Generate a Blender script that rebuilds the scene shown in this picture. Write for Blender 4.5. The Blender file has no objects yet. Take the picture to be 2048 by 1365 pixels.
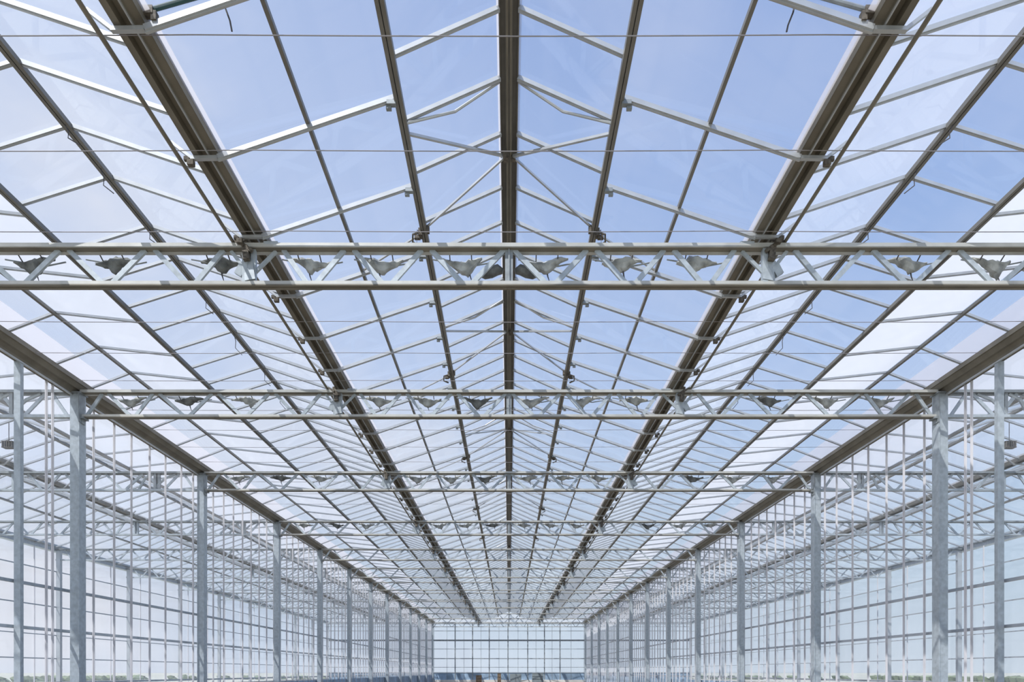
import bpy, math, random
from mathutils import Vector
random.seed(4)
S = bpy.context.scene
COL = S.collection
U = 11.9          # metres per depth unit (distance of the second truss)
CAM = 1.6         # camera height

# ------------------------------------------------------------ camera, sky, sun, exposure
cd = bpy.data.cameras.new('camera'); cam = bpy.data.objects.new('camera', cd); COL.objects.link(cam)
cam.location = (0, 0, CAM); cam.rotation_euler = (math.pi/2, 0, 0)
cd.sensor_width = 36; cd.lens = 24; cd.shift_y = 662.5/2048; cd.shift_x = 6/2048; cd.clip_end = 3000; cd.clip_start = 0.05
S.camera = cam
S.view_settings.view_transform = 'Standard'; S.view_settings.look = 'None'
S.view_settings.exposure = 0.0; S.view_settings.gamma = 1; S.view_settings.use_curve_mapping = False
S.cycles.transparent_max_bounces = 128
S.cycles.max_bounces = 7; S.cycles.diffuse_bounces = 3; S.cycles.glossy_bounces = 3; S.cycles.transmission_bounces = 4
S.cycles.caustics_reflective = False; S.cycles.caustics_refractive = False

W = bpy.data.worlds.new('world'); S.world = W; W.use_nodes = True
nt = W.node_tree; nt.nodes.clear(); N = nt.nodes.new; L = nt.links.new
out = N('ShaderNodeOutputWorld'); bg = N('ShaderNodeBackground'); L(bg.outputs[0], out.inputs[0]); bg.inputs[1].default_value = 1.0
tc = N('ShaderNodeTexCoord'); sep = N('ShaderNodeSeparateXYZ'); L(tc.outputs['Generated'], sep.inputs[0])
ramp = N('ShaderNodeValToRGB'); L(sep.outputs['Z'], ramp.inputs[0])
cr = ramp.color_ramp
cr.elements[0].position = 0.0; cr.elements[0].color = (0.66, 0.76, 0.84, 1)
cr.elements[1].position = 0.75; cr.elements[1].color = (0.13, 0.285, 0.69, 1)
e = cr.elements.new(0.12); e.color = (0.58, 0.73, 0.86, 1)
e = cr.elements.new(0.38); e.color = (0.41, 0.57, 0.88, 1)
# the sky pales towards the sun's side (left)
mr = N('ShaderNodeMapRange'); L(sep.outputs['X'], mr.inputs[0])
mr.inputs[1].default_value = 0.45; mr.inputs[2].default_value = -0.6; mr.inputs[3].default_value = 0.0; mr.inputs[4].default_value = 0.72
mx = N('ShaderNodeMixRGB'); L(mr.outputs[0], mx.inputs[0]); L(ramp.outputs[0], mx.inputs[1]); mx.inputs[2].default_value = (0.67, 0.75, 0.92, 1)
mp = N('ShaderNodeMapping'); L(tc.outputs['Generated'], mp.inputs[0]); mp.inputs['Scale'].default_value = (1.6, 1.3, 3.0); mp.inputs['Location'].default_value = (0.3, 0.8, 0.1)
nz = N('ShaderNodeTexNoise'); L(mp.outputs[0], nz.inputs[0]); nz.inputs['Scale'].default_value = 1.5; nz.inputs['Detail'].default_value = 5; nz.inputs['Roughness'].default_value = 0.5
r2 = N('ShaderNodeValToRGB'); L(nz.outputs[0], r2.inputs[0]); r2.color_ramp.elements[0].position = 0.46; r2.color_ramp.elements[1].position = 0.74
r2.color_ramp.elements[1].color = (0.75, 0.75, 0.75, 1)
mx2 = N('ShaderNodeMixRGB'); mm = N('ShaderNodeMapRange'); L(sep.outputs['X'], mm.inputs[0]); mm.inputs[1].default_value = 0.25; mm.inputs[2].default_value = -0.55; mm.inputs[3].default_value = 0.3; mm.inputs[4].default_value = 1.7
mm2 = N('ShaderNodeMath'); mm2.operation = 'MULTIPLY'; mm2.use_clamp = True; L(r2.outputs[0], mm2.inputs[0]); L(mm.outputs[0], mm2.inputs[1]); L(mm2.outputs[0], mx2.inputs[0]); L(mx.outputs[0], mx2.inputs[1]); mx2.inputs[2].default_value = (0.86, 0.88, 0.95, 1)
L(mx2.outputs[0], bg.inputs[0])

sd = bpy.data.lights.new('sun', 'SUN'); sun = bpy.data.objects.new('sun', sd); COL.objects.link(sun)
sd.energy = 4.9; sd.angle = 0.012; sd.color = (1.0, 0.965, 0.91)
sun.rotation_euler = Vector((0.42, 0.52, -0.88)).to_track_quat('-Z', 'Y').to_euler()

# ------------------------------------------------------------ materials
def mat(name, col, rough=0.5, metal=0.0, var=0.0, scale=8.0, col2=None):
    m = bpy.data.materials.new(name); m.use_nodes = True
    t = m.node_tree; b = t.nodes['Principled BSDF']
    b.inputs['Roughness'].default_value = rough; b.inputs['Metallic'].default_value = metal
    c2 = col2 or tuple(min(1, c*(1+var)) for c in col); c1 = tuple(c*(1-var) for c in col)
    if var > 0 or col2:
        n = t.nodes.new('ShaderNodeTexNoise'); n.inputs['Scale'].default_value = scale; n.inputs['Detail'].default_value = 4
        g = t.nodes.new('ShaderNodeTexCoord'); t.links.new(g.outputs['Object'], n.inputs[0])
        r = t.nodes.new('ShaderNodeValToRGB'); t.links.new(n.outputs[0], r.inputs[0])
        r.color_ramp.elements[0].position = 0.35; r.color_ramp.elements[1].position = 0.65
        r.color_ramp.elements[0].color = (*c1, 1); r.color_ramp.elements[1].color = (*c2, 1)
        t.links.new(r.outputs[0], b.inputs['Base Color'])
    else:
        b.inputs['Base Color'].default_value = (*col, 1)
    return m

def glass(name, haze, hcol=(0.9, 0.92, 0.95), tint=(0.985, 0.99, 1.0), var=0.25, fmax=0.28):
    m = bpy.data.materials.new(name); m.use_nodes = True
    t = m.node_tree; t.nodes.clear(); n = t.nodes.new; l = t.links.new
    o = n('ShaderNodeOutputMaterial'); tr = n('ShaderNodeBsdfTransparent'); tr.inputs[0].default_value = (*tint, 1)
    gl = n('ShaderNodeBsdfGlossy'); gl.inputs['Roughness'].default_value = 0.03; gl.inputs[0].default_value = (0.9, 0.9, 0.9, 1)
    tl = n('ShaderNodeBsdfTranslucent'); tl.inputs[0].default_value = (*hcol, 1)
    df = n('ShaderNodeBsdfDiffuse'); df.inputs[0].default_value = (*hcol, 1)
    md = n('ShaderNodeMixShader'); md.inputs[0].default_value = 0.35; l(tl.outputs[0], md.inputs[1]); l(df.outputs[0], md.inputs[2])
    g = n('ShaderNodeNewGeometry')
    dt = n('ShaderNodeVectorMath'); dt.operation = 'DOT_PRODUCT'; l(g.outputs['Incoming'], dt.inputs[0]); l(g.outputs['Normal'], dt.inputs[1])
    def mth(op, a, b=None):
        q = n('ShaderNodeMath'); q.operation = op
        for i_, v in enumerate((a, b)):
            if v is None: continue
            if isinstance(v, (int, float)): q.inputs[i_].default_value = v
            else: l(v, q.inputs[i_])
        return q.outputs[0]
    ab = mth('ABSOLUTE', dt.outputs['Value']); fr_ = mth('ADD', mth('MULTIPLY', mth('POWER', mth('SUBTRACT', 1.0, ab), 5.0), fmax), 0.035)
    z = n('ShaderNodeTexNoise'); l(g.outputs['Position'], z.inputs[0]); z.inputs['Scale'].default_value = 0.55; z.inputs['Detail'].default_value = 3
    mr_ = n('ShaderNodeMapRange'); l(z.outputs[0], mr_.inputs[0]); mr_.inputs[1].default_value = 0.3; mr_.inputs[2].default_value = 0.7
    mr_.inputs[3].default_value = haze*(1-var); mr_.inputs[4].default_value = haze*(1+var)
    m1 = n('ShaderNodeMixShader'); l(mr_.outputs[0], m1.inputs[0]); l(tr.outputs[0], m1.inputs[1]); l(md.outputs[0], m1.inputs[2])
    m2 = n('ShaderNodeMixShader'); l(fr_, m2.inputs[0]); l(m1.outputs[0], m2.inputs[1]); l(gl.outputs[0], m2.inputs[2])
    l(m2.outputs[0], o.inputs[0]); return m

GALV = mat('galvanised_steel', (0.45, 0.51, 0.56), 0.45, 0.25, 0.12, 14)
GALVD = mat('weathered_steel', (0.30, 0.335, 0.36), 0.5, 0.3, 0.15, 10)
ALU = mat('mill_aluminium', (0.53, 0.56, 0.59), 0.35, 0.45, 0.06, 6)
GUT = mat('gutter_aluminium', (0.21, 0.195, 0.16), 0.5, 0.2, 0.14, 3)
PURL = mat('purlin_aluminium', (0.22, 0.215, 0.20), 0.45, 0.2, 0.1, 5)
CHORD = mat('chord_steel', (0.52, 0.53, 0.51), 0.45, 0.2, 0.10, 5)
CLAMP = mat('rusty_clamp', (0.13, 0.115, 0.095), 0.7, 0.2, 0.4, 30)
CLOTH = mat('grey_screen_cloth', (0.42, 0.44, 0.44), 0.85, 0, 0.35, 9)
CLOTHD = mat('dark_screen_cloth', (0.17, 0.18, 0.18), 0.85, 0, 0.4, 9)
MULL = mat('pale_mullion_paint', (0.70, 0.70, 0.74), 0.4, 0.0, 0.04, 4)
WIRE = mat('steel_wire', (0.32, 0.31, 0.33), 0.5, 0.3)
CORD = mat('dark_cord', (0.10, 0.10, 0.11), 0.8)
TEAL = mat('dark_green_pipe', (0.02, 0.07, 0.07), 0.4)
SAND = mat('pale_sand_floor', (0.27, 0.23, 0.175), 0.9, 0, 0.12, 0.8)
FIELD = mat('dry_field', (0.50, 0.50, 0.42), 0.95, 0, 0.10, 0.02)
BLUE = mat('blue_sheeting', (0.30, 0.42, 0.56), 0.6, 0, 0.25, 1.5)
WHITE = mat('white_plinth', (0.72, 0.71, 0.68), 0.7, 0, 0.06, 2)
HEDGE = mat('hedge_green', (0.20, 0.24, 0.15), 0.9, 0, 0.4, 0.5)
GREY = mat('grey_box_paint', (0.22, 0.26, 0.28), 0.6, 0, 0.1, 3)
BROWN = mat('brown_wood', (0.25, 0.18, 0.12), 0.8, 0, 0.2, 6)
GCLR = glass('clear_glass', 0.032)
GSOFT = glass('soft_glare_glass', 0.21)  # grazing glare on the outward-rising panes, put in as haze
GWHITE = glass('whitened_glass', 0.68, var=0.15)  # stronger pane glare put into the haze; also whitens the gable
GSIDE = glass('side_glass', 0.045, fmax=0.25)
GEDGE = glass('pale_glass_edge', 0.42, hcol=(0.92, 0.90, 0.92), var=0.1)

# ------------------------------------------------------------ mesh helpers
class MB:
    def __init__(s): s.v = []; s.f = []
    def box(s, c, d):
        x, y, z = c; a, b, e_ = d[0]/2, d[1]/2, d[2]/2; n = len(s.v)
        s.v += [(x-a,y-b,z-e_),(x+a,y-b,z-e_),(x+a,y+b,z-e_),(x-a,y+b,z-e_),(x-a,y-b,z+e_),(x+a,y-b,z+e_),(x+a,y+b,z+e_),(x-a,y+b,z+e_)]
        s.f += [tuple(n+i for i in q) for q in ((3,2,1,0),(4,5,6,7),(0,1,5,4),(1,2,6,5),(2,3,7,6),(3,0,4,7))]
        return s
    def beam(s, p, q, w, h, up=(0,0,1)):
        """bar from p to q; w across, h along 'up'"""
        p = Vector(p); q = Vector(q); d = (q-p).normalized(); r = d.cross(Vector(up))
        if r.length < 1e-4: r = d.cross(Vector((1,0,0)))
        r.normalize(); u = r.cross(d).normalized(); n = len(s.v)
        for base in (p, q):
            for a, b in ((-1,-1),(1,-1),(1,1),(-1,1)):
                s.v.append(tuple(base + r*(a*w/2) + u*(b*h/2)))
        s.f += [tuple(n+i for i in k) for k in ((3,2,1,0),(4,5,6,7),(0,1,5,4),(1,2,6,5),(2,3,7,6),(3,0,4,7))]
        return s
    def tube(s, pts, r, k=6):
        pts = [Vector(p) for p in pts]; n0 = len(s.v)
        rr = r if isinstance(r, (list, tuple)) else [r]*len(pts)
        for i, p in enumerate(pts):
            d = (pts[min(i+1, len(pts)-1)] - pts[max(i-1, 0)]).normalized()
            a = d.cross(Vector((0,0,1)) if abs(d.z) < .9 else Vector((0,1,0))).normalized(); b = d.cross(a)
            for j in range(k):
                t = 2*math.pi*j/k; s.v.append(tuple(p + (a*math.cos(t) + b*math.sin(t))*rr[i]))
        for i in range(len(pts)-1):
            for j in range(k):
                s.f.append((n0+i*k+j, n0+i*k+(j+1)%k, n0+(i+1)*k+(j+1)%k, n0+(i+1)*k+j))
        s.f.append(tuple(n0+j for j in range(k))[::-1]); s.f.append(tuple(n0+(len(pts)-1)*k+j for j in range(k)))
        return s
    def prism_y(s, prof, y0, y1):
        """closed profile of (x, z) run along y"""
        n = len(s.v); k = len(prof)
        s.v += [(x, y0, z) for x, z in prof] + [(x, y1, z) for x, z in prof]
        for i in range(k): s.f.append((n+i, n+(i+1)%k, n+k+(i+1)%k, n+k+i))
        s.f.append(tuple(n+i for i in range(k))[::-1]); s.f.append(tuple(n+k+i for i in range(k)))
        return s
    def prism_x(s, prof, x0, x1):
        n = len(s.v); k = len(prof)
        s.v += [(x0, y, z) for y, z in prof] + [(x1, y, z) for y, z in prof]
        for i in range(k): s.f.append((n+i, n+(i+1)%k, n+k+(i+1)%k, n+k+i))
        s.f.append(tuple(n+i for i in range(k))[::-1]); s.f.append(tuple(n+k+i for i in range(k)))
        return s
    def mesh(s, name, m):
        me = bpy.data.meshes.new(name); me.from_pydata(s.v, [], s.f); me.materials.append(m); me.update()
        import bmesh
        b = bmesh.new(); b.from_mesh(me); bmesh.ops.recalc_face_normals(b, faces=b.faces); b.to_mesh(me); b.free()
        return me
def link(name, me, parent=None, loc=None, scale=None):
    o = bpy.data.objects.new(name, me); COL.objects.link(o)
    if parent: o.parent = parent
    if loc is not None: o.location = loc
    if scale is not None: o.scale = scale
    return o
def thing(name, label=None, cat=None, loc=(0,0,0), group=None, me=None):
    o = link(name, me, loc=loc)
    if label: o['label'] = label
    if cat: o['category'] = cat
    if group: o['group'] = group
    return o
def struct(name, me=None, loc=(0,0,0)):
    o = link(name, me, loc=loc); o['kind'] = 'structure'; return o
ORD = ['nearest','second','third','fourth','fifth','sixth','seventh','eighth','ninth','tenth','eleventh','twelfth','thirteenth','fourteenth','fifteenth','sixteenth','seventeenth','eighteenth']
H = lambda h: CAM + h

# ------------------------------------------------------------ depths
TZ = [0.66, 1.0, 1.405, 1.86] + [2.28+0.42*i for i in range(9)]      # trusses and columns
END = 5.72
coarse = [0.235, 0.335, 0.4415, 0.552, 0.652, 0.755, 0.85, 0.94, 1.02, 1.105, 1.19, 1.28, 1.365]
while coarse[-1] + 0.09 < END: coarse.append(coarse[-1] + 0.09)
fine = [0.235+0.056*i for i in range(5)] + [0.516, 0.5765, 0.636, 0.706, 0.761, 0.815, 0.87, 0.923, 0.977, 1.031, 1.082, 1.133, 1.188]
while fine[-1] + 0.0545 < END: fine.append(fine[-1] + 0.0545)
XC, XW, XE = 7.53, 7.56, 18.0       # column line, glass partition, outer wall
AC = 15.06                          # centre of the neighbouring aisle
P_R, P_V, P_G = (0.09, 6.0), (1.06, 5.57), (2.84, 5.05)
P_G2, P_P, P_L, P_T, P_E = (3.03, 5.06), (4.42, 5.525), (5.42, 5.21), (6.72, 5.355), (7.43, 5.08)
ROWS = [ # a, b, list, glass, first depth seen, bar width, bar height
    (P_R, P_V, fine, GCLR, 0.46, 0.042, 0.040),
    (P_V, P_G, coarse, GCLR, 0.43, 0.046, 0.045),
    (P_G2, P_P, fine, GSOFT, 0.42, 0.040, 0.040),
    (P_P, P_L, fine, GCLR, 0.50, 0.036, 0.036),
    (P_L, P_T, coarse, GWHITE, 0.60, 0.032, 0.032),
    (P_T, P_E, coarse, GCLR, 0.74, 0.040, 0.036)]

# ------------------------------------------------------------ ground, floor
g = MB().box((0, 300, -0.55), (3000, 1400, 1.0)).mesh('ground', FIELD); struct('ground', g)
g = MB().box((0, 33.5, -0.02), (36.6, 75, 0.1)).mesh('floor', SAND); struct('floor', g)

# ------------------------------------------------------------ roof
def row_meshes(i, c, s):
    a, b, lst, gm, z0, bw, bh = ROWS[i]
    ax, bx = c + s*a[0], c + s*b[0]
    pa, pb = Vector((ax, 0, H(a[1]))), Vector((bx, 0, H(b[1])))
    m = MB().beam(pa + Vector((0,0.5,0)), pb + Vector((0,0.5,0)), 1.0, 0.004)   # unit length along y
    pane = m.mesh('glass_pane', gm)
    down = Vector((0, 0, -bh*0.5 - 0.006)); d = (pb-pa).normalized()
    q = MB()
    qa, qb = pa + down, pb + down
    if i == 1: qb = Vector((c+s*2.80, 0, H(4.95)))
    if i == 1:                                       # the bar runs on under the gutter and hooks to it
        q.beam(qa, qb, bw, bh); q.beam(qb, (c+s*3.06, 0, H(4.945)), bw*0.8, bh*0.7); q.beam((c+s*3.05, 0, H(4.945)), (c+s*3.25, 0, H(5.10)), bw*0.7, bh*0.6)
    elif i == 2:
        q.beam(qa, qb, bw, bh)
    else: q.beam(qa, qb, bw, bh)
    q.beam(qa + Vector((0,0,-bh*0.5)), qb + Vector((0,0,-bh*0.5)), bw*0.35, bh*0.5)  # stem of the tee
    return pane, q.mesh('glazing_bar', ALU)
def roof(name, c, combos, zfar_obj, zmin, skip_parts_below=None):
    root = struct(name)
    gp = {}; bars = MB()
    for i, s in combos:
        a, b, lst, gm, z0, bw, bh = ROWS[i]
        pane, bar = row_meshes(i, c, s)
        vp = [tuple(v.co) for v in pane.vertices]; fp = [tuple(p.vertices) for p in pane.polygons]
        vb = [tuple(v.co) for v in bar.vertices]; fb = [tuple(p.vertices) for p in bar.polygons]
        for k, z in enumerate(lst):
            z2 = lst[k+1] if k+1 < len(lst) else END
            if z2 - z < 0.01: continue
            y, ln = z*U, (z2-z)*U
            if z > zfar_obj or z2 < max(z0, zmin):
                M = gp.setdefault(gm.name, (MB(), gm))[0]; n = len(M.v)
                M.v += [(x, y + yy*ln, zz) for x, yy, zz in vp]; M.f += [tuple(n+t for t in f) for f in fp]
            else:
                link('glass_pane', pane, root, (0, y, 0), (1, ln, 1))
            if z > zfar_obj or z < max(z0, zmin) - 0.02:
                n = len(bars.v); bars.v += [(x, y+yy, zz) for x, yy, zz in vb]; bars.f += [tuple(n+t for t in f) for f in fb]
            else:
                link('glazing_bar', bar, root, (0, y, 0))
    for k, (M, gm) in gp.items():
        o = link('glass_panes', M.mesh('distant_glass', gm), root); o['kind'] = 'stuff'; o.name = 'distant_glass'
    o = link('distant_bars', bars.mesh('distant_bars', ALU), root); o['kind'] = 'stuff'
    return root
Y0, Y1 = 0.2*U, END*U
roof_mid = roof('ceiling', 0, [(i, s) for i in range(6) for s in (-1, 1)], 1.85, 0.0)
roof_l = roof('ceiling_left', -AC, [(i, 1) for i in range(6)] + [(0, -1), (1, -1)], 1.7, 0.85)
roof_r = roof('ceiling_right', AC, [(i, -1) for i in range(6)] + [(0, 1), (1, 1)], 1.7, 0.85)

# whitish hazed strips where the glass meets the gutters
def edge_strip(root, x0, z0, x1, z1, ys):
    o = link('pale_strip', MB().beam((x0, Y0, z0), (x0, Y1, z0), 0.001, 0.001).mesh('tmp', GEDGE))
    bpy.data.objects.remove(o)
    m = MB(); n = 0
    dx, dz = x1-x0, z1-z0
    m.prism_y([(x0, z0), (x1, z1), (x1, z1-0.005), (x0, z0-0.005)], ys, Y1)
    link('pale_strip', m.mesh('pale_strip', GEDGE), root)
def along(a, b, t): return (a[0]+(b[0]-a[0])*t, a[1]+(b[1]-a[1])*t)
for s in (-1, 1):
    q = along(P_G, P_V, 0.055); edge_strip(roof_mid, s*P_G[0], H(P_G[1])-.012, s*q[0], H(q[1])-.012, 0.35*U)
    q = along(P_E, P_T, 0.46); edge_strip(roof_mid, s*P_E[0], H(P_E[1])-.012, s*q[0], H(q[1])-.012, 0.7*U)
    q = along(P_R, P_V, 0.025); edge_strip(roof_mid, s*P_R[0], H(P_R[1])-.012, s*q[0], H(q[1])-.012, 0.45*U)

# ridge beam, purlins, gutters: one thing each
def run(name, parts, label, cat, group=None, y0=Y0, y1=Y1):
    root = thing(name, label, cat, group=group)
    for pn, prof, m in parts: link(pn, MB().prism_y(prof, y0, y1).mesh(pn, m), root)
    return root
def rect(x, z, w, h): return [(x-w/2, z-h/2), (x+w/2, z-h/2), (x+w/2, z+h/2), (x-w/2, z+h/2)]
def ridge(c, label):
    zb = H(6.0)
    P = [('ridge_channel', [(c-.095, zb-.03), (c-.085, zb-.03), (c-.085, zb+.03), (c-.035, zb+.03), (c-.035, zb-.045), (c+.035, zb-.045), (c+.035, zb+.03), (c+.085, zb+.03), (c+.085, zb-.03), (c+.095, zb-.03), (c+.095, zb+.045), (c-.095, zb+.045)], PURL),
         ('ridge_rib', rect(c-.018, zb-.055, .016, .02), GUT), ('ridge_rib', rect(c+.018, zb-.055, .016, .02), GUT)]
    return run('ridge_beam', P, label, 'ridge beam', None)
ridge(0, 'long grey ridge beam down the middle of the central roof')
ridge(-AC, 'ridge beam of the aisle beyond the left column row')
ridge(AC, 'ridge beam of the aisle beyond the right column row')
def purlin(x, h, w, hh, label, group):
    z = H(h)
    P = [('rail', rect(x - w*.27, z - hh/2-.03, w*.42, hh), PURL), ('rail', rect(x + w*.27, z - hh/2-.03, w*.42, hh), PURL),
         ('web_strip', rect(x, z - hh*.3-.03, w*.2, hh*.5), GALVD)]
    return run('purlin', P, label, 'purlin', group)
SD = {-1: 'left', 1: 'right'}
for s in (-1, 1):
    n = SD[s]
    purlin(s*P_V[0], P_V[1], .085, .06, 'twin-rail grey purlin first to the %s of the central ridge' % n, 'roof purlins')
    z = H(5.335)
    run('purlin', [('rail', rect(s*1.93, z-.055, .036, .045), PURL)], 'thin single purlin between central ridge purlin and the %s inner gutter' % n, 'purlin')
    purlin(s*P_P[0], P_P[1], .085, .05, 'grey purlin at the %s side peak, between the inner gutter and column row' % n, 'roof purlins')
    purlin(s*P_L[0], P_L[1], .075, .05, 'grey purlin on the near edge of the %s glare-white glass strip' % n, 'roof purlins')
    run('purlin', [('rail', rect(s*P_T[0], H(P_T[1])-.05, .045, .045), PURL)], 'thin purlin on the outer edge of the %s glare-white glass strip' % n, 'purlin')
    c = s*AC
    for xx, hh, ww, ds in ((c - s*P_T[0], P_T[1], .045, 'first'), (c - s*P_L[0], P_L[1], .075, 'second'), (c - s*P_P[0], P_P[1], .085, 'third'), (c - s*P_V[0], P_V[1], .085, 'fourth'), (c + s*P_V[0], P_V[1], .085, 'fifth')):
        run('purlin', [('rail', rect(xx, H(hh)-.055, ww, .05), PURL)], '%s roof purlin out beyond the %s glass partition' % (ds, n), 'purlin')
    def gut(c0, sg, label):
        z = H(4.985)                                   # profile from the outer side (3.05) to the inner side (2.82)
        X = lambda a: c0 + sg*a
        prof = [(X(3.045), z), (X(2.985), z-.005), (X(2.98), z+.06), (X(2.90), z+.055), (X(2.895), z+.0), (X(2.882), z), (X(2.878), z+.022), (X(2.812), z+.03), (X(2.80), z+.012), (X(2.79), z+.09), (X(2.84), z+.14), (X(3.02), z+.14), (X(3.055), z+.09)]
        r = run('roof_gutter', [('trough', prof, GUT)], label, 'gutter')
        link('pale_rib', MB().prism_y(rect(X(2.888), z-.006, .012, .02), Y0, Y1).mesh('pale_rib', ALU), r)  # rib in paler aluminium than the trough
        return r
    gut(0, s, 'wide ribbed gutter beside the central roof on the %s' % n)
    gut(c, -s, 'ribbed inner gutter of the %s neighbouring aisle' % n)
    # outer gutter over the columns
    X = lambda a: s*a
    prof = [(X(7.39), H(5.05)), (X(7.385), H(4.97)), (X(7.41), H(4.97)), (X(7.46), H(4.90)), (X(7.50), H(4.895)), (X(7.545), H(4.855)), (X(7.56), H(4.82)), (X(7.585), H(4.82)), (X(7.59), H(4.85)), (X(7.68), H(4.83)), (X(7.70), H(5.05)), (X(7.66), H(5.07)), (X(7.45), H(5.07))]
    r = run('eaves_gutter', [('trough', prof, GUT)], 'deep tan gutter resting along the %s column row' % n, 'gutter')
    link('pale_rib', MB().prism_y(rect(X(7.572), H(4.812), .03, .022), Y0, Y1).mesh('pale_rib', ALU), r)
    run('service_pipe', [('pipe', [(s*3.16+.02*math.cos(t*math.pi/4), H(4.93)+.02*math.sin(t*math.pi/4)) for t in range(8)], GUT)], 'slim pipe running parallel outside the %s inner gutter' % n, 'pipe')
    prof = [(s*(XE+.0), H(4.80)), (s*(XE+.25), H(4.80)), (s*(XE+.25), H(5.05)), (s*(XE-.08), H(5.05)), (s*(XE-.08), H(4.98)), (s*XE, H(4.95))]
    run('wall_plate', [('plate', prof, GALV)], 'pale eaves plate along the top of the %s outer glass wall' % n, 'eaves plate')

# ------------------------------------------------------------ trusses
TOP, BOT = 4.90, 4.43           # outer edges of the chords above the camera
def chord_top(x0, x1):
    t = H(TOP); return MB().prism_x([(-.07, t), (-.07, t-.045), (-.05, t-.045), (-.048, t-.012), (.022, t-.012), (.024, t-.055), (.075, t-.055), (.075, t)], x0, x1)
def chord_bot(x0, x1):
    t = H(BOT); return MB().prism_x([(-.045, t+.05), (-.045, t), (-.006, t), (-.006, t+.012), (.006, t+.012), (.006, t), (.05, t), (.05, t+.05)], x0, x1)
TOPN = [0, .95, 1.84, 2.65, 3.23, 4.13, 5.12, 6.15, 7.04]
BOTN = [.48, 1.40, 2.27, None, 3.66, 4.62, 5.62, 6.56]
zt, zb_ = H(TOP)-.05, H(BOT)+.05
def dg(xt, xb): return MB().beam((xt, 0, zt), (xb, 0, zb_), .03, .058, up=(0,1,0)) if False else MB().beam((xt, .005, zt+.01), (xb, .005, zb_-.01), .055, .03, up=(0,1,0))
WEB = []
for s in (-1, 1):
    for i in range(len(BOTN)):
        if BOTN[i] is None: continue
        b = BOTN[i]; WEB.append((s*(TOPN[i]+.055), s*(b-.05))); 
        if i < 2 or i > 3: WEB.append((s*(TOPN[i+1]-.055), s*(b+.05)))
        elif i == 2: WEB.append((s*(TOPN[3]-.055), s*(b+.05)))
    WEB.append((s*(TOPN[8]+.05), s*7.36)); 
WEBM = [dg(a, b).mesh('diagonal', GALV) for a, b in WEB]
SHORT = []
for s in (-1, 1):
    SHORT.append(MB().beam((s*2.68, .01, zt), (s*2.93, .01, zb_+.12), .04, .025, up=(0,1,0)).mesh('short_brace', GALV))
    SHORT.append(MB().beam((s*3.20, .01, zt), (s*3.03, .01, zb_+.15), .04, .025, up=(0,1,0)).mesh('short_brace', GALV))
ct, cb = chord_top(-7.44, 7.44).mesh('top_chord', CHORD), chord_bot(-7.44, 7.44).mesh('bottom_chord', CHORD)
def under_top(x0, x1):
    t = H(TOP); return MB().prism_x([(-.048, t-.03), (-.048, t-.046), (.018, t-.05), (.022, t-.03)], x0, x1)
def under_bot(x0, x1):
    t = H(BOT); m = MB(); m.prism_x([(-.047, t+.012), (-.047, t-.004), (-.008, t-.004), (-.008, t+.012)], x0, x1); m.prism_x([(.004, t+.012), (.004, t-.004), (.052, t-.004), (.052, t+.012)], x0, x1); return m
UT = under_top(-7.43, 7.43).mesh('underside_shade', GUT); UB = under_bot(-7.43, 7.43).mesh('underside_shade', GUT)  # dark strips added so the chord undersides look shaded
def post_mesh(x):
    m = MB(); m.box((x-.045, -.01, (zt+zb_)/2), (.06, .07, zt-zb_+.03)); m.box((x+.045, .0, (zt+zb_)/2), (.055, .05, zt-zb_+.03)); m.box((x, .035, (zt+zb_)/2), (.05, .012, zt-zb_+.06)); return m
POST = [post_mesh(x).mesh('post', GALV) for x in (-2.98, 2.98)]
CPOST = MB().box((0, .01, (zt+zb_)/2+.0), (.09, .05, zt-zb_+.02)).box((0, -.02, (zt+zb_)/2), (.014, .03, zt-zb_+.02)).mesh('post', GALVD)
GUS = [MB().box((x, -.055, H(TOP)-.0), (.16, .03, .035)).mesh('gusset_plate', GALV) for x in (-2.72, 2.72)]
# bracket that reaches from the stub post up to the gutter
BRK = []
for s in (-1, 1):
    m = MB(); m.beam((s*2.99, -.075, H(4.70)), (s*3.03, -.03, H(4.955)), .07, .05, up=(0,1,0)); m.beam((s*2.93, -.075, H(4.80)), (s*3.06, -.05, H(4.90)), .04, .035, up=(0,1,0))
    m.beam((s*3.02, -.075, H(4.86)), (s*3.14, -.04, H(4.94)), .03, .03, up=(0,1,0)); BRK.append(m.mesh('gutter_bracket', CLAMP))
SHEET = []
for s in (-1, 1):        # crumpled plate round the post
    m = MB(); m.beam((s*3.0, -.03, H(4.72)), (s*2.96, -.045, H(4.49)), .12, .012, up=(0,1,0)); m.beam((s*3.05, -.02, H(4.66)), (s*3.11, -.01, H(4.56)), .09, .05, up=(0,1,0)); SHEET.append(m.mesh('post_sleeve', GALV))
def truss(z, label, side=0):
    if side == 0:
        r = thing('roof_truss', label, 'truss', (0, z*U, 0), 'lattice trusses over the central aisle')
        link('top_chord', ct, r); link('bottom_chord', cb, r)
        link('underside_shade', UT, r); link('underside_shade', UB, r)
        for m in WEBM: link('diagonal', m, r)
        for m in SHORT: link('short_brace', m, r)
        for m in POST: link('post', m, r)
        link('post', CPOST, r)
        for m in GUS: link('gusset_plate', m, r)
        for m in BRK: link('gutter_bracket', m, r)
        for m in SHEET: link('post_sleeve', m, r)
    else:
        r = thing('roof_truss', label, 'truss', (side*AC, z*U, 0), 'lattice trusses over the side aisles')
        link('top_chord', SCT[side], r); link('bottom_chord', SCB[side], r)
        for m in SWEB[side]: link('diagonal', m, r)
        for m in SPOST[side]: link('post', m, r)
    return r
SCT, SCB, SWEB, SPOST = {}, {}, {}, {}
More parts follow.
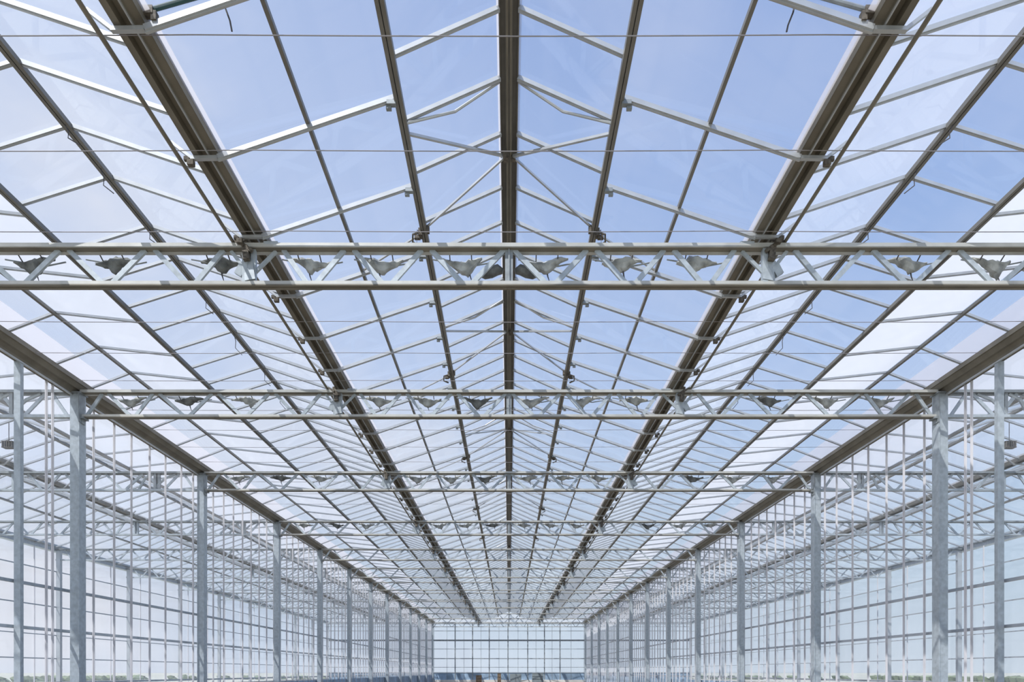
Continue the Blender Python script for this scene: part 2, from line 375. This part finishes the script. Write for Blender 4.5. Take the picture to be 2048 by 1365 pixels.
for s in (-1, 1):
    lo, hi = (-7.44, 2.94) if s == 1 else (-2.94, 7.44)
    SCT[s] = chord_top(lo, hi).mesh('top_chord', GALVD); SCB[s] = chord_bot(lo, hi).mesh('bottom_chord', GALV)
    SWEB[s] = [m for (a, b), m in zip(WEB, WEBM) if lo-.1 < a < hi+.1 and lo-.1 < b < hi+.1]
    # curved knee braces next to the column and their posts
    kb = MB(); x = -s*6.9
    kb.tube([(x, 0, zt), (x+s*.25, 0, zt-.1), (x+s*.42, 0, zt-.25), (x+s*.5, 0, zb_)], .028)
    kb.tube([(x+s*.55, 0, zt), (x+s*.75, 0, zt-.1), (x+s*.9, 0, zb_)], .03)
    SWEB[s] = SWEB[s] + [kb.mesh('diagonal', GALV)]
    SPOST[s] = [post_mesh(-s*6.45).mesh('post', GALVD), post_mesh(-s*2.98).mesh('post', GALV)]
for i, z in enumerate(TZ):
    lab = 'galvanised lattice truss crossing the central aisle, ' + (ORD[i] + ' from the camera' if i else 'nearest to the camera')
    truss(z, lab)
    if i:
        for s in (-1, 1): truss(z, 'lattice truss of the %s side aisle behind glass, %s truss line from the camera' % (SD[s], ORD[i]), s)

# ------------------------------------------------------------ columns
def column_meshes(s):
    top = H(4.83)
    sh = MB().box((0, 0, top/2), (.15, .15, top)).box((-s*.086, 0, top/2), (.022, .19, top)).mesh('shaft', GALV)
    cap = MB().box((0, 0, top+.01), (.24, .24, .02)).box((-s*.10, -.03, top-.25), (.012, .16, .5)).mesh('cap_plate', GALVD)
    seat = MB().box((-s*.11, 0, H(BOT)-.015), (.10, .16, .03)).box((-s*.10, 0, H(BOT)-.06), (.03, .10, .10)).mesh('truss_seat', GALVD)
    base = MB().box((0, 0, .035), (.3, .3, .02))
    for a in (-.11, .11):
        for b in (-.11, .11): base.tube([(a, b, .03), (a, b, .075)], .012)
    return sh, cap, seat, base.mesh('base_plate', GALVD)
for s in (-1, 1):
    ms = column_meshes(s)
    for i, z in enumerate(TZ):
        r = thing('column', 'square galvanised column, %s in the %s inner row counted from the camera' % (ORD[i], SD[s]), 'column', (s*XC, z*U, 0), 'columns of the inner rows')
        for nme, m in zip(('shaft', 'cap_plate', 'truss_seat', 'base_plate'), ms): link(nme, m, r)
    sh = MB().box((0, 0, H(4.8)/2), (.16, .14, H(4.8))).mesh('shaft', ALU)
    for i, z in enumerate(TZ):
        if z*U < 22: continue
        r = thing('wall_column', 'pale column in the %s outer glass wall at the %s truss line' % (SD[s], ORD[i]), 'column', (s*(XE-.12), z*U, 0), 'columns of the outer walls')
        link('shaft', sh, r); link('base_plate', ms[3], r)

# ------------------------------------------------------------ glass partitions between columns
zs_m = [0.83, 0.8916, 0.949, 0.962, 1.024, 1.057, 1.112, 1.163, 1.222, 1.278, 1.34, 1.39, 1.43]
while zs_m[-1] + 0.0545 < END: zs_m.append(zs_m[-1] + 0.0545)
for s in (-1, 1):
    root = struct('wall_' + SD[s])
    mt = H(4.82)
    mull = MB().box((s*(XW+.10), 0, mt/2), (.022, .024, mt)).box((s*(XW+.08), 0, mt/2), (.014, .012, mt)).mesh('mullion', MULL)
    thick = MB().box((s*(XW+.06), 0, mt/2), (.10, .075, mt)).mesh('mullion', GALV)
    pane = MB().box((s*(XW+.115), 0.5, (mt+.15)/2+.05), (.005, 1, mt-.2)).mesh('glass_pane', GSIDE)
    for k, z in enumerate(zs_m):
        m = thick if abs(z-.8916) < .001 else mull
        link('mullion', m, root, (0, z*U, 0))
        z2 = zs_m[k+1] if k+1 < len(zs_m) else END
        link('glass_pane', pane, root, (0, z*U, 0), (1, (z2-z)*U, 1))
    for h, w in ((.71, .05), (1.42, .05), (-.185, .04)):
        link('rail', MB().box((s*(XW+.155), (.8+END)/2*U, H(h)), (.04, (END-.8)*U, w)).mesh('rail', GALV if s < 0 else ALU), root)  # sunlit right and shaded left rails put into the metal colour
    link('rail', MB().box((s*(XW+.155), (3.6+END)/2*U, H(2.26)), (.04, (END-3.6)*U, .05)).mesh('rail', ALU), root)
    link('skirt', MB().box((s*(XW+.115), (.8+END)/2*U, .68), (.02, (END-.8)*U, 1.2)).mesh('skirt', BLUE), root)
    # outer wall
    ro = struct('wall_outer_' + SD[s])
    et = H(4.8); y0 = 1.55*U
    m1 = MB().box((s*XE, 0, et/2), (.035, .03, et)).mesh('mullion', MULL)
    n = int((END*U-y0)/2.4); ln = (END*U-y0)/n
    p1 = MB().box((s*(XE+.03), ln/2, et/2+.2), (.005, ln, et-.4)).mesh('glass_pane', GSIDE)
    for k in range(n+1):
        link('mullion', m1, ro, (0, y0+k*ln, 0))
        if k < n: link('glass_pane', p1, ro, (0, y0+k*ln, 0))
    for h, w in ((.53, .045), (2.57, .045), (3.98, .04), (1.45, .035)):
        link('rail', MB().box((s*(XE-.04), (y0+END*U)/2, H(h)), (.03, END*U-y0, w)).mesh('rail', GALV if s < 0 else ALU), ro)  # right rails paler, left darker: sun side carried by the material
    link('plinth', MB().box((s*XE, (y0+END*U)/2, .5), (.12, END*U-y0, .9)).mesh('plinth', WHITE), ro)

# ------------------------------------------------------------ end wall
root = struct('wall_back'); ye = END*U + .15
vx = [-7.5, -6.2, -5.38, -4.5, -3.64, -2.8, -1.97, -1.0, -.1, .9, 1.87, 2.7, 3.54, 4.3, 5.1, 6.2, 7.5]
allx = [-18, -16.5, -15, -13.5, -12, -10.5, -9] + vx + [9, 10.5, 12, 13.5, 15, 16.5, 18]
strong = {-5.38, -1.97, -.1, 1.87, 5.1, -3.64, 3.54}
et = H(4.85)
ms_ = {w: MB().box((0, 0, et/2), (w, .06, et)).mesh('mullion', GALVD) for w in (.10, .03)}
for i, x in enumerate(allx):
    link('mullion', ms_[.10 if x in strong else .03], root, (x, ye, 0))
    if i+1 < len(allx):
        w = allx[i+1]-x
        link('glass_pane', MB().box((w/2, 0, (et+1.3)/2), (w, .005, et-1.3)).mesh('glass_pane', GSIDE), root, (x, ye+.03, 0))
for h, w in ((4.80, .05), (4.1, .05), (3.16, .16), (2.3, .05), (1.34, .08), (.48, .04), (-.05, .05)):
    link('rail', MB().box((0, ye-.04, H(h)), (36, .05, w)).mesh('rail', GALVD), root)
link('blue_sheet', MB().box((0, ye+.0, 1.15), (36, .03, .72)).mesh('blue_sheet', BLUE), root)
link('plinth', MB().box((0, ye, .42), (36, .2, .8)).mesh('plinth', WHITE), root)

prof = []
for c in (-AC, 0, AC):
    pts = [(P_G[0], P_G[1]), (P_V[0], P_V[1]), (0, 6.0), (-P_V[0], P_V[1]), (-P_G[0], P_G[1])]
    for x, h in ([] if c else [(-7.43, 5.08), (-P_T[0], P_T[1]), (-P_L[0], P_L[1]), (-P_P[0], P_P[1])]): prof.append((x, h))
    if c > 0:
        for x, h in ((P_T, P_L, P_P)): prof.append((c-x, h))
    for x, h in pts[::-1]: prof.append((c+x, h))
    if c < 0:
        for x, h in ((P_P, P_L, P_T)): prof.append((c+x, h))
    if c == 0:
        for x, h in ((P_P), (P_L), (P_T), (7.43, 5.08)): prof.append((x, h))
gm = MB()
for (x0, h0), (x1, h1) in zip(prof, prof[1:]):
    n = len(gm.v)
    for yy in (ye, ye+.008): gm.v += [(x0, yy, H(4.85)), (x1, yy, H(4.85)), (x1, yy, H(h1)), (x0, yy, H(h0))]
    gm.f += [(n, n+1, n+2, n+3), (n+7, n+6, n+5, n+4)]
link('gable_glass', gm.mesh('gable_glass', GWHITE), root)

# ------------------------------------------------------------ roof braces, clamps, wires
def ridge_braces(i, z):
    r = thing('roof_brace', 'pair of thin diagonal braces fanning from central ridge at the %s truss' % ORD[i], 'brace', (0, z*U, 0), 'ridge braces')
    for s in (-1, 1):
        link('strut', MB().beam((s*.05, 0, H(5.93)), (s*1.03, .05*U, H(5.50)), .022, .022).mesh('strut', ALU), r)
        link('strut', MB().beam((s*.05, 0, H(5.94)), (s*1.03, -.072*U, H(5.52)), .03, .025).mesh('strut', ALU), r)
        link('tie_rod', MB().tube([(s*1.05, -.085*U, H(5.50)), (s*.55, -.075*U, H(5.72)), (s*.1, -.08*U, H(5.97))], .014).mesh('tie_rod', ALU), r)
        c = MB().box((s*1.10, .055*U, H(5.47)), (.05, .09, .09)).box((s*1.14, .055*U, H(5.42)), (.07, .05, .04)).box((s*1.0, .05*U, H(5.48)), (.03, .06, .08)).tube([(s*1.12, .05*U, H(5.44)), (s*1.19, .05*U, H(5.42)), (s*1.2, .055*U, H(5.36)), (s*1.12, .06*U, H(5.35))], .014)
        link('clamp', c.mesh('clamp', CLAMP), r)
        link('side_rod', MB().beam((s*1.14, .055*U, H(5.44)), (s*1.9, .09*U, H(5.26)), .022, .02).mesh('side_rod', ALU), r)
    k = MB()
    for a in range(5): k.box((random.uniform(-.06, .06), random.uniform(-.05, .05), H(5.92)+random.uniform(-.03, .02)), (.05, .06, .045))
    link('ridge_clamp', k.mesh('ridge_clamp', CLAMP), r)
for i, z in enumerate(TZ[:6]): ridge_braces(i, z)

# small clamps where the coarse bars meet the first purlins (parts of the roof)
for z in coarse:
    if z < .5 or z > 2.2: continue
    for s in (-1, 1):
        b = MB().box((s*1.13, z*U, H(5.475)), (.09, .05, .04)).box((s*1.16, z*U+.02, H(5.445)), (.05, .04, .03))
        link('bar_clamp', b.mesh('bar_clamp', GALVD), roof_mid)
        b = MB().box((s*3.06, z*U, H(4.90)), (.06, .05, .05)).box((s*3.10, z*U, H(4.94)), (.05, .03, .04))
        link('gutter_clamp', b.mesh('gutter_clamp', CLAMP), roof_mid)

wz = [0.4484, 0.5475, 0.648, 0.745, 0.815, 0.895, 0.98, 1.09, 1.18, 1.27, 1.36, 1.5, 1.6, 1.7]
for i, z in enumerate(wz):
    pts = [(x, z*U, H(4.985) - .012*math.sin(math.pi*((x+7.4) % 4.93)/4.93)) for x in [-7.4+14.8*k/24 for k in range(25)]]
    thing('tie_wire', 'thin steel wire stretched across the roof, %s from the camera' % ORD[i] if i else 'thin steel wire stretched across the roof near the top of the photo', 'wire', group='cross wires under the roof', me=MB().tube(pts, .0045, 5).mesh('tie_wire', WIRE))

# screen bundles hanging behind the top chords
def bundle(x, z, w, sag, dark, label, seed, sc=1.0):
    rnd = random.Random(seed); r = thing('screen_bundle', label, 'screen cloth', (x, z*U+.16, 0), 'crumpled screen cloth in the trusses')
    zt_ = H(TOP)-.055; n = 12; m = MB(); prev = None; pk = rnd.uniform(.35, .7)
    k = 8; rings = []
    for i in range(n+1):
        t = i/n; a = (t/pk if t < pk else (1-t)/(1-pk)); a = max(0, a)**1.3
        hh = (.012 + sag*a*.5)*(1+rnd.uniform(-.2, .2)); yy = .02 + .05*a
        cz = zt_ - .02 - sag*a*.45 + .03*math.sin(t*5+seed); cx = (t-.5)*w
        ring = []
        for j in range(k):
            th = 2*math.pi*j/k; q = 1+rnd.uniform(-.22, .22)
            m.v.append((cx + rnd.uniform(-.012, .012), math.cos(th)*yy*q, cz + math.sin(th)*hh*q))
    for i in range(n):
        for j in range(k): m.f.append((i*k+j, i*k+(j+1)%k, (i+1)*k+(j+1)%k, (i+1)*k+j))
    m.f.append(tuple(range(k))); m.f.append(tuple(n*k+j for j in range(k)))
    link('cloth', m.mesh('cloth', CLOTHD if dark else CLOTH), r)
    px = (pk-.5)*w
    for hx in (-w*.3, w*.25): link('tie', MB().beam((hx, -.11, zt_+.03), (hx, .0, zt_-.03), .012, .008).mesh('tie', CORD), r)
    link('cord', MB().tube([(px, 0, zt_-sag*.8), (px+.01, .0, zt_-sag*1.15), (px+.03, 0, zt_-sag*1.5)], [.012, .008, .004], 5).mesh('cord', CORD), r)
    link('hem', MB().tube([(-w*.75, 0, zt_-.0), (-w*.3, .01, zt_-.03), (w*.25, .01, zt_-.075), (w*.8, 0, zt_-.03)], .009, 5).mesh('hem', GALVD), r)
PXT1 = [(50, 1), (215, 1), (430, 1), (615, 0), (762, 0), (922, 0), (1097, 0), (1248, 0), (1400, 0), (1830, 0), (2000, 0)]
for i, (px, dk) in enumerate(PXT1):
    X = (px-1018)*.66*U/1365
    sd_ = 'left' if X < 0 else 'right'
    idx = sorted([abs(p[0]-1018) for p in PXT1 if (p[0] < 1018) == (px < 1018)]).index(abs(px-1018))
    bundle(X, .66, .46, .17, dk, '%s crumpled grey screen cloth %s of the middle in the nearest truss' % ('first' if idx == 0 else ORD[idx], sd_), 10+i)
for s in (-1, 1):
    r = thing('screen_bundle', 'dark bunched cloth just %s of the ridge post in the nearest truss' % SD[s], 'screen cloth', (s*.17, .66*U+.15, 0), 'crumpled screen cloth in the trusses')
    m = MB(); pts = [(-s*.10, 0, H(4.70)), (-s*.04, 0, H(4.72)), (s*.04, 0, H(4.69)), (s*.12, 0, H(4.66)), (s*.17, 0, H(4.655))]
    m.tube(pts, [.03, .06, .065, .05, .02], 8); link('cloth', m.mesh('cloth', CLOTHD), r)
for ti, z, word in ((1, 1.0, 'second'), (2, 1.405, 'third'), (3, 1.86, 'fourth')):
    mids = [-6.6, -5.6, -4.6, -2.25, -1.4, -.5, .5, 1.4, 2.25, 4.6, 5.6, 6.6]
    for j, X in enumerate(mids):
        sd_ = 'left' if X < 0 else 'right'; idx = j-6 if X > 0 else 5-j
        bundle(X-.05, z, .5, .15, j % 4 == 1, '%s grey screen cloth %s of the middle in the %s truss' % ('first' if idx == 0 else ORD[idx], sd_, word), 40+j+ti*20)

# loose cords
def cord(pts, label, r=.007):
    thing('cord', label, 'cord', me=MB().tube(pts, r, 5).mesh('cord', CORD))
def at(px, py, Z): return ((px-1018)*Z/1365, Z, H((1345-py)*Z/1365))
cord([at(440, -8, 5.32), at(452, 20, 5.325), at(460, 42, 5.33), at(464, 63, 5.335)], 'short dark cord knotted to the nearest wire on the left')
cord([at(1592, -5, 5.32), at(1586, 25, 5.325), at(1576, 50, 5.33), at(1573, 64, 5.335)], 'short pale cord tied to the nearest wire on the right')
for s in (-1, 1):
    n = SD[s]
    for k, (z, ln) in enumerate(((.57, .18), (.62, .25), (.70, .22), (.83, .25), (.92, .35), (1.03, .3), (1.10, .4))):
        x = s*4.42; h0 = 5.46
        cord([(x-s*.0, z*U, H(h0)), (x-s*.03, z*U+.02, H(h0-ln*.4)), (x-s*.02, z*U+.03, H(h0-ln*.7)), (x-s*.12, z*U+.05, H(h0-ln))], '%s thin cord dangling from the %s side peak purlin' % ('first' if k == 0 else ORD[k], n), .006)
    # cord below the first purlin
    cord([(s*1.1, .715*U, H(5.46)), (s*1.12, .70*U, H(5.40)), (s*1.11, .69*U, H(5.15))], 'hair-thin cord hanging by the %s purlin clamp before the nearest truss' % n, .004)

# dark green drive pipe over the nearest glazing bars
for s in (-1, 1):
    r = thing('drive_pipe', ('dark green drive pipe above the glazing bar at upper left' if s < 0 else 'short drive rod above the glazing bar at upper right'), 'pipe', (0, 0.4405*U, 0.03))
    a, b = Vector((s*2.74, 0, H(5.06))), Vector((s*1.2, 0, H(5.50)))
    link('pipe', MB().tube([a, b], .018, 8).mesh('pipe', TEAL if s < 0 else GALVD), r)
    link('bracket', MB().box((s*2.78, 0, H(5.04)), (.11, .06, .06)).box((s*2.72, 0, H(5.0)), (.04, .05, .07)).mesh('bracket', CLAMP), r)

# side-aisle diffuser boxes on cords seen through the partitions
for s in (-1, 1):
    z = 1.25; x = s*(1018-18)*z*U/1365
    r = thing('hanging_box', 'small slatted box hanging on a cord behind the %s partition' % SD[s], 'box', (x, z*U, 0))
    b = MB()
    for k in range(5): b.box((-.10+.05*k, 0, H(5.0)), (.018, .14, .13))
    b.box((0, 0, H(5.065)), (.24, .14, .012)); b.box((0, 0, H(4.935)), (.24, .14, .012))
    link('slats', b.mesh('slats', CLAMP), r); r.location.z = -.05
    link('cord', MB().tube([(0, 0, H(5.07)), (0, 0, H(5.53))], .008, 5).mesh('cord', CORD), r)

# things at the far end
def crate(x, w, h, label, m):
    r = thing('crate', label, 'crate', (x, END*U-1.2, 0.03))
    b = MB()
    nn = max(2, int(h/.28))
    for k in range(nn): b.box((0, -.30, h*(k+.5)/nn), (w, .03, h/nn*.8))
    link('front_boards', b.mesh('front_boards', m), r); r.children[0]['kind'] = 'stuff'
    link('body', MB().box((0, 0, h/2), (w*.96, .56, h)).mesh('body', m), r)
    link('lid', MB().box((0, 0, h+.02), (w*1.02, .64, .04)).mesh('lid', m), r)
crate(-2.95, .55, 1.22, 'brown crate stack by the end wall, leftmost of three', BROWN)
crate(-.95, .35, 1.40, 'narrow brown crate stack left of the grey cabinet at the end wall', BROWN)
crate(2.8, 1.1, 1.42, 'low dark crate at right of the middle by the end wall', GREY)
r = thing('cabinet', 'grey metal cabinet standing right of centre against the end wall', 'cabinet', (.65, END*U-1.0, .03))
link('body', MB().box((0, 0, .72), (1.1, .5, 1.36)).mesh('body', GREY), r)
for s in (-1, 1):
    d = link('door', MB().box((s*.27, -.265, .75), (.5, .03, 1.2)).mesh('door', GREY), r)
    link('handle', MB().box((s*.06, -.29, .8), (.03, .03, .16)).mesh('handle', ALU), d)
link('foot', MB().box((-.45, 0, .02), (.1, .4, .04)).mesh('foot', GREY), r); link('foot', MB().box((.45, 0, .02), (.1, .4, .04)).mesh('foot', GREY), r)

# hedges beyond the greenhouse
def hedge(x0, y0, x1, y1, label):
    m = MB(); n = 60
    for k in range(n):
        t = (k+random.random())/n; x = x0+(x1-x0)*t; y = y0+(y1-y0)*t; r_ = random.uniform(.35, .75)
        pts = [(x, y, -.2), (x, y, .5*r_), (x+.3, y, r_*.95), (x+.2, y, r_*1.35)]
        m.tube(pts, [.8, 1.3, 1.0, .3], 7)
    o = thing('hedge', label, 'hedge', me=m.mesh('hedge', HEDGE)); o['kind'] = 'stuff'
hedge(-75, 150, 75, 150, 'low dark green hedge on the horizon beyond the end wall')
hedge(-80, 40, -80, 150, 'low hedge beyond the left outer wall')
hedge(80, 40, 80, 150, 'low hedge beyond the right outer wall')
